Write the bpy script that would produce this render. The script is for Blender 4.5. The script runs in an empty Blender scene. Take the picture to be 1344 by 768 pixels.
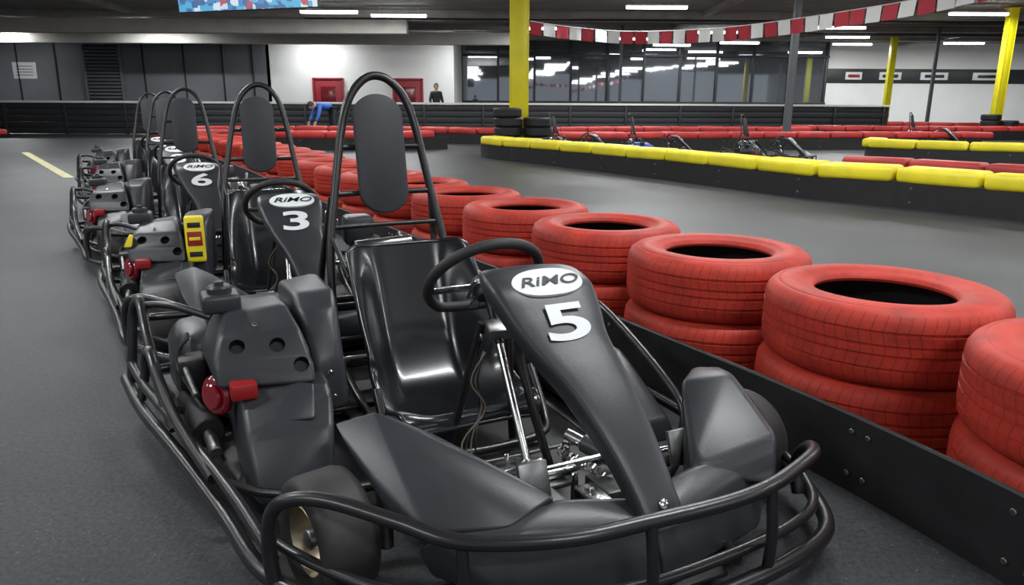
import bpy, bmesh, math, random
from mathutils import Vector, Matrix, Euler
random.seed(7)
scene=bpy.context.scene
scene.view_settings.view_transform='Standard'
COL=scene.collection
# ------------------------------------------------------------ materials
def mat(name,col,rough=.5,metal=0.,noise=0.,nscale=30.,bump=0.,bscale=80.,coat=0.,emit=None,estr=0.,spec=.5):
    m=bpy.data.materials.new(name);m.use_nodes=True
    nt=m.node_tree;b=nt.nodes['Principled BSDF']
    b.inputs['Base Color'].default_value=(*col,1)
    b.inputs['Roughness'].default_value=rough
    b.inputs['Metallic'].default_value=metal
    b.inputs['Coat Weight'].default_value=coat
    b.inputs['Coat Roughness'].default_value=.15
    b.inputs['Specular IOR Level'].default_value=spec
    if emit:
        b.inputs['Emission Color'].default_value=(*emit,1);b.inputs['Emission Strength'].default_value=estr
    tc=nt.nodes.new('ShaderNodeTexCoord')
    if noise>0:
        n=nt.nodes.new('ShaderNodeTexNoise');n.inputs['Scale'].default_value=nscale;n.inputs['Detail'].default_value=6
        nt.links.new(tc.outputs['Object'],n.inputs['Vector'])
        r=nt.nodes.new('ShaderNodeValToRGB')
        r.color_ramp.elements[0].position=.3;r.color_ramp.elements[1].position=.7
        r.color_ramp.elements[0].color=(*[c*(1-noise) for c in col],1)
        r.color_ramp.elements[1].color=(*[min(1,c*(1+noise)) for c in col],1)
        nt.links.new(n.outputs['Fac'],r.inputs['Fac']);nt.links.new(r.outputs['Color'],b.inputs['Base Color'])
    if bump>0:
        n2=nt.nodes.new('ShaderNodeTexNoise');n2.inputs['Scale'].default_value=bscale;n2.inputs['Detail'].default_value=4
        nt.links.new(tc.outputs['Object'],n2.inputs['Vector'])
        bp=nt.nodes.new('ShaderNodeBump');bp.inputs['Strength'].default_value=bump;bp.inputs['Distance'].default_value=.004
        nt.links.new(n2.outputs['Fac'],bp.inputs['Height']);nt.links.new(bp.outputs['Normal'],b.inputs['Normal'])
    return m
M={}
M['plastic']=mat('black_plastic',(.026,.028,.033),.38,noise=.12,nscale=9,bump=.10,bscale=300,spec=.45)
M['matte']=mat('matte_pad',(.024,.027,.033),.58,noise=.1,bump=.15,bscale=400)
M['tube']=mat('black_powdercoat',(.010,.010,.011),.34,coat=.12)
M['seat']=mat('gloss_seat',(.008,.0095,.012),.26,coat=.3)
M['rubber']=mat('slick_rubber',(.020,.019,.019),.62,noise=.2)
M['chrome']=mat('bright_steel',(.62,.62,.62),.22,1.)
M['dsteel']=mat('dull_steel',(.22,.22,.22),.4,1.,noise=.3)
M['brass']=mat('gold_rim',(.50,.43,.31),.38,1.)
M['white']=mat('white_sticker',(.72,.74,.75),.4)
M['blackink']=mat('black_ink',(.01,.01,.012),.4)
M['redl']=mat('red_lens',(.20,.004,.012),.15,coat=.6)
M['redp']=mat('red_plastic',(.28,.01,.012),.4)
M['yel']=mat('yellow_sticker',(.80,.66,.02),.4)
M['cable']=mat('tan_cable',(.13,.105,.075),.5)
M['dark']=mat('underbody_dark',(.010,.010,.010),.5)
M['blue']=mat('blue_plastic',(.03,.07,.35),.4)
# ------------------------------------------------------------ mesh helpers
class MB:
    def __init__(s): s.v=[];s.f=[];s.m=[];s.mats=[]
    def mi(s,m):
        if m not in s.mats: s.mats.append(m)
        return s.mats.index(m)
    def add(s,v,f,m):
        o=len(s.v);s.v+=[tuple(x) for x in v];k=s.mi(m)
        for q in f: s.f.append(tuple(i+o for i in q));s.m.append(k)
    def mesh(s,name,ang=35):
        me=bpy.data.meshes.new(name);me.from_pydata(s.v,[],s.f)
        for m in s.mats: me.materials.append(m)
        for p,k in zip(me.polygons,s.m): p.material_index=k;p.use_smooth=True
        bm=bmesh.new();bm.from_mesh(me);bmesh.ops.recalc_face_normals(bm,faces=bm.faces);bm.to_mesh(me);bm.free()
        me.set_sharp_from_angle(angle=math.radians(ang))
        me.update();return me
    def obj(s,name,ang=35,parent=None,loc=(0,0,0)):
        o=bpy.data.objects.new(name,s.mesh(name,ang));COL.objects.link(o);o.location=loc
        if parent: o.parent=parent
        return o
def catmull(P,n,closed=False):
    P=[Vector(p) for p in P];out=[];N=len(P)
    segs=N if closed else N-1
    for i in range(segs):
        if closed: a,b,c,d=P[i-1],P[i],P[(i+1)%N],P[(i+2)%N]
        else: a,b,c,d=P[max(i-1,0)],P[i],P[i+1],P[min(i+2,N-1)]
        for k in range(n):
            t=k/n
            out.append(.5*((2*b)+(c-a)*t+(2*a-5*b+4*c-d)*t*t+(3*b-a-3*c+d)*t**3))
    if not closed: out.append(P[-1])
    return out
def sweep(mb,P,r,m,n=5,sides=10,closed=False,smooth=True):
    pts=catmull(P,n,closed) if smooth else [Vector(p) for p in P]
    N=len(pts);V=[];F=[]
    up=None
    for i,p in enumerate(pts):
        if closed: t=(pts[(i+1)%N]-pts[i-1]).normalized()
        else: t=(pts[min(i+1,N-1)]-pts[max(i-1,0)]).normalized()
        if up is None:
            up=Vector((0,0,1)) if abs(t.z)<.9 else Vector((1,0,0))
        up=(up-t*up.dot(t))
        up.normalize();s=t.cross(up)
        for k in range(sides):
            a=2*math.pi*k/sides
            V.append(p+(up*math.cos(a)+s*math.sin(a))*r)
    R=N if closed else N-1
    for i in range(R):
        for k in range(sides):
            j=(i+1)%N
            F.append((i*sides+k,i*sides+(k+1)%sides,j*sides+(k+1)%sides,j*sides+k))
    if not closed:
        F.append(tuple(range(sides)));F.append(tuple((N-1)*sides+k for k in range(sides)))
    mb.add(V,F,m)
def hull(mb,P,m,bev=.012,seg=3,cuts=None):
    bm=bmesh.new()
    for p in P: bm.verts.new(p)
    r=bmesh.ops.convex_hull(bm,input=bm.verts)
    dead=[g for g in r['geom_interior'] if isinstance(g,bmesh.types.BMVert)]
    bmesh.ops.delete(bm,geom=dead,context='VERTS')
    bmesh.ops.dissolve_limit(bm,angle_limit=math.radians(6),verts=bm.verts,edges=bm.edges)
    if bev>0:
        bmesh.ops.bevel(bm,geom=list(bm.edges),offset=bev,segments=seg,affect='EDGES',profile=.5,clamp_overlap=True)
    bm.verts.index_update()
    mb.add([v.co.copy() for v in bm.verts],[[v.index for v in f.verts] for f in bm.faces],m)
    bm.free()
def box(mb,c,s,m,bev=.005,rot=None,seg=2):
    P=[]
    for x in (-.5,.5):
        for y in (-.5,.5):
            for z in (-.5,.5):
                v=Vector((x*s[0],y*s[1],z*s[2]))
                if rot: v=rot@v
                P.append(v+Vector(c))
    hull(mb,P,m,bev,seg)
def lathe(mb,prof,m,n=40,M4=None,closed=False,mats=None):
    V=[];K=len(prof)
    for i in range(n):
        a=2*math.pi*i/n
        for r,z in prof:
            v=Vector((r*math.cos(a),r*math.sin(a),z))
            V.append(M4@v if M4 else v)
    R=K if closed else K-1
    groups={}
    for k in range(R):
        mm=mats[k] if mats else m
        groups.setdefault(mm,[])
        for i in range(n):
            j=(i+1)%n;l=(k+1)%K
            groups[mm].append((i*K+k,j*K+k,j*K+l,i*K+l))
    base=len(mb.v);mb.v+=[tuple(v) for v in V]
    for mm,fs in groups.items():
        kk=mb.mi(mm)
        for q in fs: mb.f.append(tuple(x+base for x in q));mb.m.append(kk)
def cyl(mb,p0,p1,r,m,n=16,r2=None,bev=.003):
    p0=Vector(p0);p1=Vector(p1);d=p1-p0;L=d.length
    q=d.to_track_quat('Z','Y').to_matrix().to_4x4();q.translation=p0
    r2=r if r2 is None else r2
    b=min(bev,r*.3,L*.3)
    lathe(mb,[(0.0001,0),(r-b,0),(r,b),(r2,L-b),(r2-b,L),(0.0001,L)],m,n,q)
def bolt(mb,p,nrm,r,m):
    p=Vector(p);cyl(mb,p,p+Vector(nrm).normalized()*r*.7,r,m,12)
def text_mesh(s,size,m,off=0.,shear=0.,ext=.0012):
    c=bpy.data.curves.new('t','FONT');c.body=s;c.size=size;c.align_x='CENTER';c.align_y='CENTER';c.extrude=ext;c.offset=off;c.shear=shear
    o=bpy.data.objects.new('t',c);COL.objects.link(o);bpy.context.view_layer.update()
    me=bpy.data.meshes.new_from_object(o.evaluated_get(bpy.context.evaluated_depsgraph_get()))
    bpy.data.objects.remove(o);me.materials.clear();me.materials.append(m);me.name='label_'+s;return me
def bake(me,mods):
    o=bpy.data.objects.new('tmp',me);COL.objects.link(o)
    for t,kw in mods:
        md=o.modifiers.new(t,t)
        for k,v in kw.items(): setattr(md,k,v)
    bpy.context.view_layer.update()
    r=bpy.data.meshes.new_from_object(o.evaluated_get(bpy.context.evaluated_depsgraph_get()))
    bpy.data.objects.remove(o);return r
# ------------------------------------------------------------ KART (local: +X forward, +Y driver's left)
parts=[] # (name, mesh)
T=M['tube']
mb=MB()
up=[(.475,-.765,.085),(.465,-.77,.17),(.475,-.76,.255),(.51,-.725,.298),(.57,-.655,.308),(.68,-.545,.292),(.78,-.45,.28),(.865,-.27,.285),(.89,-.10,.29),(.90,.10,.29),(.885,.24,.29),(.84,.38,.29),(.80,.46,.285),(.74,.51,.26),(.70,.52,.20),(.72,.515,.12)]
sweep(mb,up,.0165,T,6,12)
low=[(-.90,-1.07,.13),(-.6,-1.02,.12),(-.2,-.92,.11),(.15,-.84,.10),(.40,-.79,.09),(.55,-.71,.085),(.72,-.57,.08),(.86,-.34,.08),(.91,-.10,.08),(.91,.12,.08),(.885,.34,.08),(.83,.50,.08),(.70,.60,.08),(.55,.65,.09)]
sweep(mb,low,.020,T,5,12)
low2=[(x-.035,y*.97,z+.055) for x,y,z in low[4:]]
sweep(mb,low2,.013,T,5,10)
for (x,y) in [(.775,-.45),(.895,-.09),(.885,.24)]:
    sweep(mb,[(x,y,.285),(x+.015,y,.18),(x+.01,y*1.0,.085)],.0125,T,3,10)
rail=[(-.90,-1.05,.20),(-.6,-1.00,.19),(-.2,-.90,.175),(.15,-.82,.16),(.40,-.775,.15),(.47,-.765,.14)]
sweep(mb,rail,.0145,T,5,10)
hoop=[(-.86,-1.05,.13),(-.87,-1.035,.26),(-.88,-1.02,.38),(-.85,-1.0,.43),(-.79,-.99,.42),(-.68,-.98,.34),(-.45,-.955,.25),(-.20,-.91,.19),(.05,-.85,.15)]
sweep(mb,hoop,.0165,T,5,12)
hoop2=[(-.66,-1.02,.13),(-.67,-1.0,.22),(-.66,-.99,.29),(-.61,-.98,.315),(-.55,-.97,.29),(-.42,-.95,.20),(-.34,-.93,.14)]
sweep(mb,hoop2,.0155,T,5,10)
sweep(mb,[(-.80,-.98,.42),(-.72,-.90,.43),(-.62,-.78,.40)],.013,T,4,10)
sweep(mb,[(-.40,-.95,.19),(-.35,-.8,.16),(-.3,-.6,.1)],.013,T,4,8)
sweep(mb,[(.1,-.83,.16),(.15,-.7,.12),(.15,-.4,.08)],.013,T,4,8)
sweep(mb,[(-.90,-1.06,.13),(-.93,-.98,.14),(-.935,-.5,.15),(-.935,.3,.15),(-.9,.5,.14),(-.8,.56,.13),(-.6,.58,.11)],.018,T,5,10)
sweep(mb,[(-.87,-1.0,.36),(-.925,-.9,.34),(-.93,-.4,.33),(-.93,.3,.32),(-.92,.42,.22),(-.9,.48,.14)],.014,T,5,10)
sweep(mb,[(-.62,.58,.12),(-.56,.59,.27),(-.45,.595,.34),(-.36,.59,.345),(-.15,.57,.30),(.1,.54,.23),(.24,.52,.17),(.27,.50,.10)],.0145,T,5,10)
sweep(mb,[(-.6,.60,.10),(-.2,.62,.09),(.3,.62,.09),(.55,.64,.09)],.017,T,4,10)
for y in (-.33,.27):
    sweep(mb,[(-.9,y,.15),(-.7,y,.12),(-.4,y,.07),(.3,y,.06),(.7,y*.9,.08),(.85,y*.7,.1)],.015,T,4,8)
for x in (-.45,.12,.62):
    sweep(mb,[(x,-.5,.07),(x,0,.06),(x,.5,.07)],.013,T,2,8)
parts.append(('chassis_bumper_frame',mb.mesh('chassis_bumper_frame',60)))
mb=MB()
hull(mb,[(-.85,-.42,.055),(-.85,.40,.055),(.62,-.33,.04),(.62,.30,.04),(.84,-.18,.05),(.84,.18,.05),(-.85,-.42,.068),(-.85,.40,.068),(.62,-.33,.053),(.62,.30,.053),(.84,-.18,.063),(.84,.18,.063)],M['dark'],.004)
D=M['dsteel'];C=M['chrome']
hull(mb,[(-.84,-.97,.10),(-.2,-.86,.09),(.05,-.80,.09),(-.84,-.76,.10),(.05,-.76,.09),(-.84,-.96,.15),(-.84,-.76,.15),(.02,-.79,.13),(.02,-.76,.13)],M['dark'],.01)  # dark slab added for the dark floor and shadow between rail and pod
hull(mb,[(-.80,-.93,.14),(-.55,-.90,.14),(-.80,-.80,.14),(-.55,-.78,.14),(-.80,-.92,.36),(-.60,-.88,.34),(-.80,-.78,.38),(-.56,-.78,.36)],M['plastic'],.03,4)
cyl(mb,(-.50,-.87,.17),(-.22,-.84,.16),.045,M['dark'],18);cyl(mb,(-.22,-.84,.16),(-.10,-.83,.15),.018,D)
box(mb,(-.48,-.86,.27),(.10,.08,.10),M['dark'],.01);cyl(mb,(-.42,-.88,.30),(-.28,-.86,.26),.010,D)
for k in range(3): sweep(mb,[(-.6+.03*k,-.86,.36),(-.5,-.9,.30+.01*k),(-.38,-.87,.24),(-.3,-.84,.2)],.006,M['dark'],4,6)
box(mb,(.34,-.09,.10),(.16,.20,.014),D,.003,Euler((0,-.2,0)).to_matrix())
box(mb,(.28,-.12,.13),(.12,.12,.012),C,.003,Euler((.1,-.3,0)).to_matrix())
box(mb,(.50,-.13,.125),(.14,.10,.07),M['plastic'],.01,Euler((0,.1,.2)).to_matrix())
box(mb,(.46,.14,.10),(.12,.16,.05),D,.008)
box(mb,(.40,.22,.13),(.07,.05,.09),C,.008)
box(mb,(.52,.02,.12),(.12,.06,.03),C,.006)
cyl(mb,(.40,-.26,.15),(.40,-.58,.14),.009,C);cyl(mb,(.40,.0,.15),(.41,.55,.14),.009,C)
cyl(mb,(.37,-.16,.13),(.37,.05,.13),.016,C)
cyl(mb,(.44,-.10,.19),(.44,.12,.19),.007,C)
cyl(mb,(.25,-.22,.16),(.47,-.22,.12),.013,C)
cyl(mb,(.30,.06,.20),(.50,.16,.16),.017,C);cyl(mb,(.35,.085,.19),(.44,.13,.172),.026,M['plastic'])
for i in range(34):
    x=.20+random.random()*.40;y=-.26+random.random()*.52
    cyl(mb,(x,y,.07),(x,y,.10+random.random()*.06),.005+random.random()*.007,C if random.random()<.6 else D,10)
for (a,b) in [((.33,.02,.17),(.50,.06,.17)),((.30,.16,.16),(.42,.24,.17))]:
    a=Vector(a);b=Vector(b);q=(b-a).to_track_quat('Z','Y')
    sweep(mb,[a+q@Vector((.012*math.cos(k*1.1),.012*math.sin(k*1.1),(b-a).length*k/60)) for k in range(61)],.0028,C,1,6,smooth=False)
for y in (-.50,.46):
    cyl(mb,(.42,y,.07),(.41,y,.22),.018,D)
    sweep(mb,[(.42,y*.6,.10),(.42,y*.85,.13),(.42,y,.14)],.016,T,3,8)
for y in (-.20,.22):
    sweep(mb,[(.48,y,.08),(.56,y,.16),(.60,y,.24)],.010,D,3,8)
    box(mb,(.60,y,.26),(.016,.075,.09),M['dsteel'],.004,Euler((0,-.35,0)).to_matrix())
box(mb,(-.78,-.05,.28),(.16,.30,.22),M['dsteel'],.02)
for k in range(6): box(mb,(-.78,-.17+k*.05,.40),(.15,.012,.07),C,.003)
box(mb,(-.80,-.14,.50),(.12,.16,.11),D,.02);cyl(mb,(-.80,-.24,.56),(-.80,-.02,.57),.028,C)
sweep(mb,[(-.80,.0,.56),(-.78,.08,.55),(-.74,.13,.48),(-.74,.16,.38)],.018,C,4,10)
cyl(mb,(-.72,-.72,.14),(-.72,.56,.14),.02,C)
cyl(mb,(-.80,.16,.33),(-.66,.16,.33),.055,D,20)
cyl(mb,(-.86,.24,.42),(-.62,.24,.40),.03,C,16)
parts.append(('floor_pan_and_mechanics',mb.mesh('floor_pan_and_mechanics',40)))
mb=MB()
cyl(mb,(.145,-.075,.44),(.365,-.085,.13),.0115,C)
cyl(mb,(.075,-.08,.575),(.15,-.075,.44),.014,T)
cyl(mb,(.35,-.085,.15),(.37,-.085,.12),.02,C)
box(mb,(.36,-.085,.165),(.035,.075,.02),C,.004)
for y0,y1 in ((-.19,-.12),(.03,-.04)):
    sweep(mb,[(.02,y0,.07),(.07,(y0+y1)/2,.28),(.125,y1,.50)],.0125,T,3,10)
sweep(mb,[(.30,.02,.08),(.24,-.02,.28),(.19,-.04,.46),(.27,-.05,.60)],.0125,T,3,10)
box(mb,(.14,-.078,.48),(.05,.08,.045),D,.006,Euler((0,.6,0)).to_matrix())
cyl(mb,(.13,-.13,.46),(.13,-.02,.46),.012,D)
for k in range(4):
    o=k*.007
    sweep(mb,[(.13+o,-.12,.42),(.15,-.145-o,.34),(.13+o*2,-.13,.26),(.17,-.16-o*2,.17),(.25,-.19-o,.12),(.33,-.16,.11)],.0026,M['cable'] if k%2 else T,4,6)
parts.append(('steering_column',mb.mesh('steering_column',40)))
mb=MB()
cc=Vector((.06,-.085,.610));th=math.radians(47)
R3=Matrix(((math.cos(th),0,-math.sin(th)),(0,1,0),(math.sin(th),0,math.cos(th))))
def W(x,y,z=0): return cc+R3@Vector((x,y,z))
ring=[]
for k in range(28):
    a=2*math.pi*k/28;r=.166
    x=r*math.cos(a);y=r*math.sin(a)
    if x<-.13: x=-.13-(abs(x)-.13)*.3
    ring.append(W(x,y))
sweep(mb,ring,.0155,M['rubber'],2,12,closed=True)
for y in (-1,1):
    box(mb,W(-.02,y*.085,-.012),(.032,.14,.006),C,.002,R3)
box(mb,W(-.075,0,-.012),(.12,.032,.006),C,.002,R3)
box(mb,W(-.02,0,-.016),(.09,.09,.012),C,.004,R3)
cyl(mb,W(-.02,0,-.05),W(-.02,0,.012),.032,M['plastic'])
for x,y in ((.015,.03),(.015,-.03),(-.05,.03),(-.05,-.03)): bolt(mb,W(x,y,-.022),-(R3@Vector((0,0,1))),.007,C)
parts.append(('steering_wheel',mb.mesh('steering_wheel',45)))
ctl=[(-.585,.605,.222,.045),(-.54,.50,.225,.085),(-.49,.38,.23,.13),(-.43,.26,.23,.165),(-.35,.165,.23,.165),(-.25,.125,.232,.125),(-.13,.125,.235,.085),(-.04,.155,.235,.05),(.015,.19,.225,.03),(.045,.185,.215,.02),(.05,.16,.21,.015)]
c4=catmull([Vector(c[:3]) for c in ctl],4);h4=catmull([Vector((c[3],0,0)) for c in ctl],4)
V=[];F=[];NT=25
for i,(c,h) in enumerate(zip(c4,h4)):
    a=c4[max(i-1,0)];b=c4[min(i+1,len(c4)-1)]
    dx,dz=(b.x-a.x),(b.y-a.y);L=math.hypot(dx,dz);dx/=L;dz/=L
    for k in range(NT):
        t=-1+2*k/(NT-1);g=max(0,(abs(t)-.42)/.58);g=g*g*(3-2*g)
        off=h.x*g
        y=c.z*t*(1.12-.12*t*t)
        corner=(abs(t)**8)
        drop=.030*corner*max(0,1-i/5)
        V.append((c.x+(-dz)*off+dx*drop,-.115+y,c.y+dx*off+dz*drop))
n=len(c4)
for i in range(n-1):
    for k in range(NT-1):
        F.append((i*NT+k,i*NT+k+1,(i+1)*NT+k+1,(i+1)*NT+k))
mb=MB();mb.add(V,F,M['seat']);me=mb.mesh('seat_shell',180)
seat=bake(me,[('SOLIDIFY',dict(thickness=.010,offset=0)),('BEVEL',dict(width=.003,segments=2)),('SUBSURF',dict(levels=1))])
for p in seat.polygons:p.use_smooth=True
parts.append(('seat_shell',seat))
mb=MB()
edge=[Vector(V[i*NT]) for i in range(0,n,3)];edge2=[Vector(V[i*NT+NT-1]) for i in range(0,n,3)]
front=[Vector(V[(n-1)*NT+k]) for k in range(0,NT,3)]
sweep(mb,[Vector(V[k]) for k in range(0,NT,2)],.008,M['seat'],2,8)
sweep(mb,edge+front[1:-1]+edge2[::-1],.008,M['seat'],2,8)
sweep(mb,[(-.10,-.37,.26),(-.0,-.36,.13),(.06,-.30,.10),(.09,-.1,.09),(.08,.1,.10),(.02,.14,.14),(-.1,.15,.26)],.014,T,4,10)
parts.append(('seat_rim',mb.mesh('seat_rim',60)))
def ftube(ctl,thick,m,name):
    a=catmull([Vector(c[:3]) for c in ctl],5);w=catmull([Vector((c[3],c[4] if len(c)>4 else thick,0)) for c in ctl],5)
    prof=[(-.93,-1),(-1.0,-.6),(-1.0,-.25),(-.985,-.08),(-.94,.03),(-.86,.09),(-.6,.14),(-.3,.17),(0,.18)]
    prof=prof+[(-x,y) for x,y in prof[-2::-1]]
    V=[];F=[];K=len(prof)
    for i,p in enumerate(a):
        q0=a[max(i-1,0)];q1=a[min(i+1,len(a)-1)]
        t=(q1-q0).normalized();s=Vector((0,1,0));s=(s-t*s.dot(t)).normalized();nn=t.cross(s)
        if nn.x+nn.z<0: nn=-nn
        for x,y in prof: V.append(p+s*x*w[i].x+nn*y*w[i].y)
    for i in range(len(a)-1):
        for k in range(K-1): F.append((i*K+k,i*K+k+1,(i+1)*K+k+1,(i+1)*K+k))
    F.append(tuple(range(K)));F.append(tuple((len(a)-1)*K+k for k in range(K)))
    for i in range(len(a)-1): F.append((i*K,(i+1)*K,(i+1)*K+K-1,i*K+K-1))
    mb=MB();mb.add(V,F,m);return mb
fctl=[(.205,-.075,.655,.075,.03),(.235,-.073,.672,.108,.05),(.30,-.066,.678,.134,.055),(.375,-.058,.655,.140,.055),(.435,-.05,.600,.128,.055),(.49,-.04,.545,.108,.055),(.555,-.02,.486,.090,.055),(.63,-.003,.415,.076,.055),(.70,.01,.340,.064,.05),(.755,.02,.270,.056,.045),(.79,.025,.225,.052,.035),(.81,.027,.20,.036,.02)]
mb=ftube(fctl,.055,M['plastic'],'steering_fairing')
bolt(mb,(.785,.025,.243),(.8,0,.6),.013,C)
parts.append(('steering_fairing',mb.mesh('steering_fairing',50)))
mb=MB()
def fplane(px,pz,ax,az,lift,yy):
    yv=Vector((ax,0,az)).normalized();xv=Vector((0,1,0));zv=xv.cross(yv)
    m=Matrix((xv,yv,zv)).transposed().to_4x4();m.translation=Vector((px,yy,pz))+zv*lift
    return m
ML=fplane(.370,.6570,-.80,.50,.010,-.050)
V=[ML@Vector((0,0,.004))];F=[];
for k in range(40):
    a=2*math.pi*k/40;V.append(ML@Vector((.098*math.copysign(abs(math.cos(a))**.8,math.cos(a)),.046*math.sin(a),.0035-abs(math.cos(a))**2*.002)))
for k in range(40):F.append((0,1+k,1+(k+1)%40))
V+= [v-(ML.to_3x3()@Vector((0,0,.014))) for v in V]
F+=[(1+k,1+(k+1)%40,42+(k+1)%40,42+k) for k in range(40)]
mb.add(V,F,M['white']);parts.append(('logo_badge',mb.mesh('logo_badge',60)))
logo=text_mesh('RiMO',.056,M['blackink'],.0003,.3,.0008);logo.transform(ML@Matrix.Translation((0,0,.0055))@Matrix.Diagonal((1.22,.80,1,1)))
parts.append(('logo_lettering',logo))
MN=fplane(.462,.576,-.66,.75,.0125,-.043)
nums={}
def number(s):
    if s not in nums:
        me=text_mesh(s,.145,M['white'],.0032,0,.0007);me.transform(MN@Matrix.Diagonal((1.9,.93,1,1)));nums[s]=me
    return nums[s]
mb=MB();P=M['plastic']
hull(mb,[(.27,-.585,.345),(.33,-.49,.385),(.42,-.37,.335),(.70,-.20,.275),(.46,-.545,.29),(.72,-.32,.24),(.65,-.48,.235),(.45,-.36,.28),(.66,-.18,.21),(.61,-.50,.18),(.30,-.56,.32),(.42,-.44,.26)],P,.012)
hull(mb,[(.49,.295,.385),(.54,.42,.41),(.42,.50,.37),(.38,.42,.37),(.72,.42,.30),(.78,.37,.20),(.64,.21,.25),(.34,.56,.32),(.74,.30,.235),(.62,.50,.28),(.50,.36,.22),(.66,.18,.21),(.70,.18,.26)],P,.014)
for sg in (-1,1):
    hull(mb,[(.70,sg*.20,.27),(.74,sg*.30,.235),(.66,sg*.46,.225),(.64,sg*.18,.20),(.80,0,.205),(.72,0,.235),(.66,0,.18),(.62,sg*.46,.10),(.77,sg*.34,.09),(.84,0,.08),(.64,0,.08),(.60,sg*.49,.17)],P,.012)
parts.append(('front_spoiler',mb.mesh('front_spoiler',40)))
mb=MB()
hull(mb,[(-.62,-.76,.32),(-.62,-.50,.34),(-.14,-.755,.325),(-.02,-.515,.325),(.03,-.76,.235),(.085,-.54,.25),(.13,-.75,.08),(.15,-.56,.08),(-.62,-.78,.08),(-.62,-.5,.08),(-.0,-.78,.08)],P,.016,4)
hull(mb,[(-.16,-.70,.335),(-.05,-.56,.335),(.06,-.58,.27),(.0,-.72,.26),(-.16,-.70,.28),(-.05,-.56,.28),(.02,-.58,.24)],P,.01)
hull(mb,[(-.55,.31,.22),(-.55,.55,.24),(-.1,.31,.25),(-.1,.52,.26),(.22,.33,.15),(.22,.48,.14),(-.55,.3,.08),(-.55,.57,.08),(.25,.33,.07),(.25,.5,.07)],P,.015)
hull(mb,[(-.64,-.56,.50),(-.64,-.42,.52),(-.36,-.56,.525),(-.33,-.43,.53),(-.25,-.56,.49),(-.23,-.45,.49),(-.15,-.54,.36),(-.15,-.46,.36),(-.12,-.54,.20),(-.14,-.44,.20),(-.64,-.56,.2),(-.64,-.42,.2)],P,.030,5)
box(mb,(-.77,-.62,.34),(.20,.34,.14),P,.03)
box(mb,(-.76,.40,.33),(.18,.18,.18),P,.03)
for q in ((-.13,-.50,.33),(-.14,-.49,.25)): bolt(mb,Vector(q)+Vector((.012,0,0)),(1,0,0),.008,C)
parts.append(('side_pods',mb.mesh('side_pods',40)))
mb=MB()
hull(mb,[(-.52,-.79,.43),(-.52,-.58,.46),(-.43,-.76,.49),(-.40,-.60,.515),(-.30,-.765,.495),(-.27,-.59,.515),(-.20,-.79,.455),(-.15,-.57,.465),(-.15,-.815,.39),(-.09,-.55,.39),(-.12,-.81,.325),(-.055,-.55,.325),(-.52,-.83,.325),(-.52,-.56,.325),(-.3,-.825,.40)],P,.045,5)
ec=mb.mesh('engine_cover',50)
cm=MB()
nd=Vector((.80,-.1,.55))
for c in ((-.180,-.745,.420),(-.145,-.64,.425),(-.095,-.585,.375)):
    cyl(cm,Vector(c)-nd*.035,Vector(c)+nd*.06,.022,M['dark'],18,bev=0.0001)
co=bpy.data.objects.new('cut',cm.mesh('cut'));COL.objects.link(co)
ec.materials.append(M['dark'])
ec2=bake(ec,[('BOOLEAN',dict(object=co,operation='DIFFERENCE',solver='EXACT'))])
bpy.data.objects.remove(co)
ec2.set_sharp_from_angle(angle=math.radians(40))
parts.append(('engine_cover',ec2))
mb=MB()
box(mb,(-.37,-.765,.515),(.11,.11,.055),P,.012,seg=3)
cyl(mb,(-.37,-.765,.535),(-.37,-.765,.565),.036,P,20,bev=.006)
cyl(mb,(-.37,-.765,.56),(-.37,-.765,.578),.014,P,14)
bolt(mb,(-.21,-.69,.475),(.6,0,.8),.008,C)
parts.append(('fuel_cap',mb.mesh('fuel_cap',40)))
mb=MB()
nv=Vector((.55,-.83,.05)).normalized()
c0=Vector((-.20,-.795,.285))
cyl(mb,c0,c0+nv*.03,.058,M['redl'],28,bev=.008)
cyl(mb,c0+nv*.028,c0+nv*.042,.038,M['redl'],24,bev=.006)
box(mb,(-.13,-.745,.325),(.12,.07,.045),M['redp'],.006)
parts.append(('tail_light',mb.mesh('tail_light',40)))
mb=MB()
def wheel(mb,c,R,w,rimr,st=0.):
    q=Matrix.Translation(Vector(c))@Matrix.Rotation(math.radians(st),4,'Z')@Matrix.Rotation(math.radians(90),4,'X')
    h=w/2
    lathe(mb,[(rimr,-h*.8),(rimr+.012,-h*.95),(R*.86,-h),(R*.96,-h*.86),(R,-h*.6),(R,h*.6),(R*.96,h*.86),(R*.86,h),(rimr+.012,h*.95),(rimr,h*.8)],M['rubber'],44,q)
    lathe(mb,[(rimr,-h*.8),(rimr*.94,-h*.86),(rimr*.86,-h*.6),(rimr*.72,-h*.2),(rimr*.35,-h*.1),(rimr*.33,h*.1),(rimr*.72,h*.2),(rimr*.86,h*.6),(rimr*.94,h*.86),(rimr,h*.8)],M['brass'],36,q)
    cyl(mb,q@Vector((0,0,-h*.75)),q@Vector((0,0,h*.75)),rimr*.28,M['dsteel'])
    for k in range(5):
        a=2*math.pi*k/5
        for sg in (-1,1):
            bolt(mb,q@Vector((math.cos(a)*rimr*.55,math.sin(a)*rimr*.55,sg*h*.15)),q.to_3x3()@Vector((0,0,sg)),.007,M['dsteel'])
wheel(mb,(.42,-.635,.145),.145,.135,.086,13);wheel(mb,(.44,.55,.145),.145,.135,.086,13)
wheel(mb,(-.72,-.66,.15),.15,.20,.085);wheel(mb,(-.72,.44,.15),.15,.18,.085)
parts.append(('wheels',mb.mesh('wheels',50)))
mb=MB()
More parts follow.
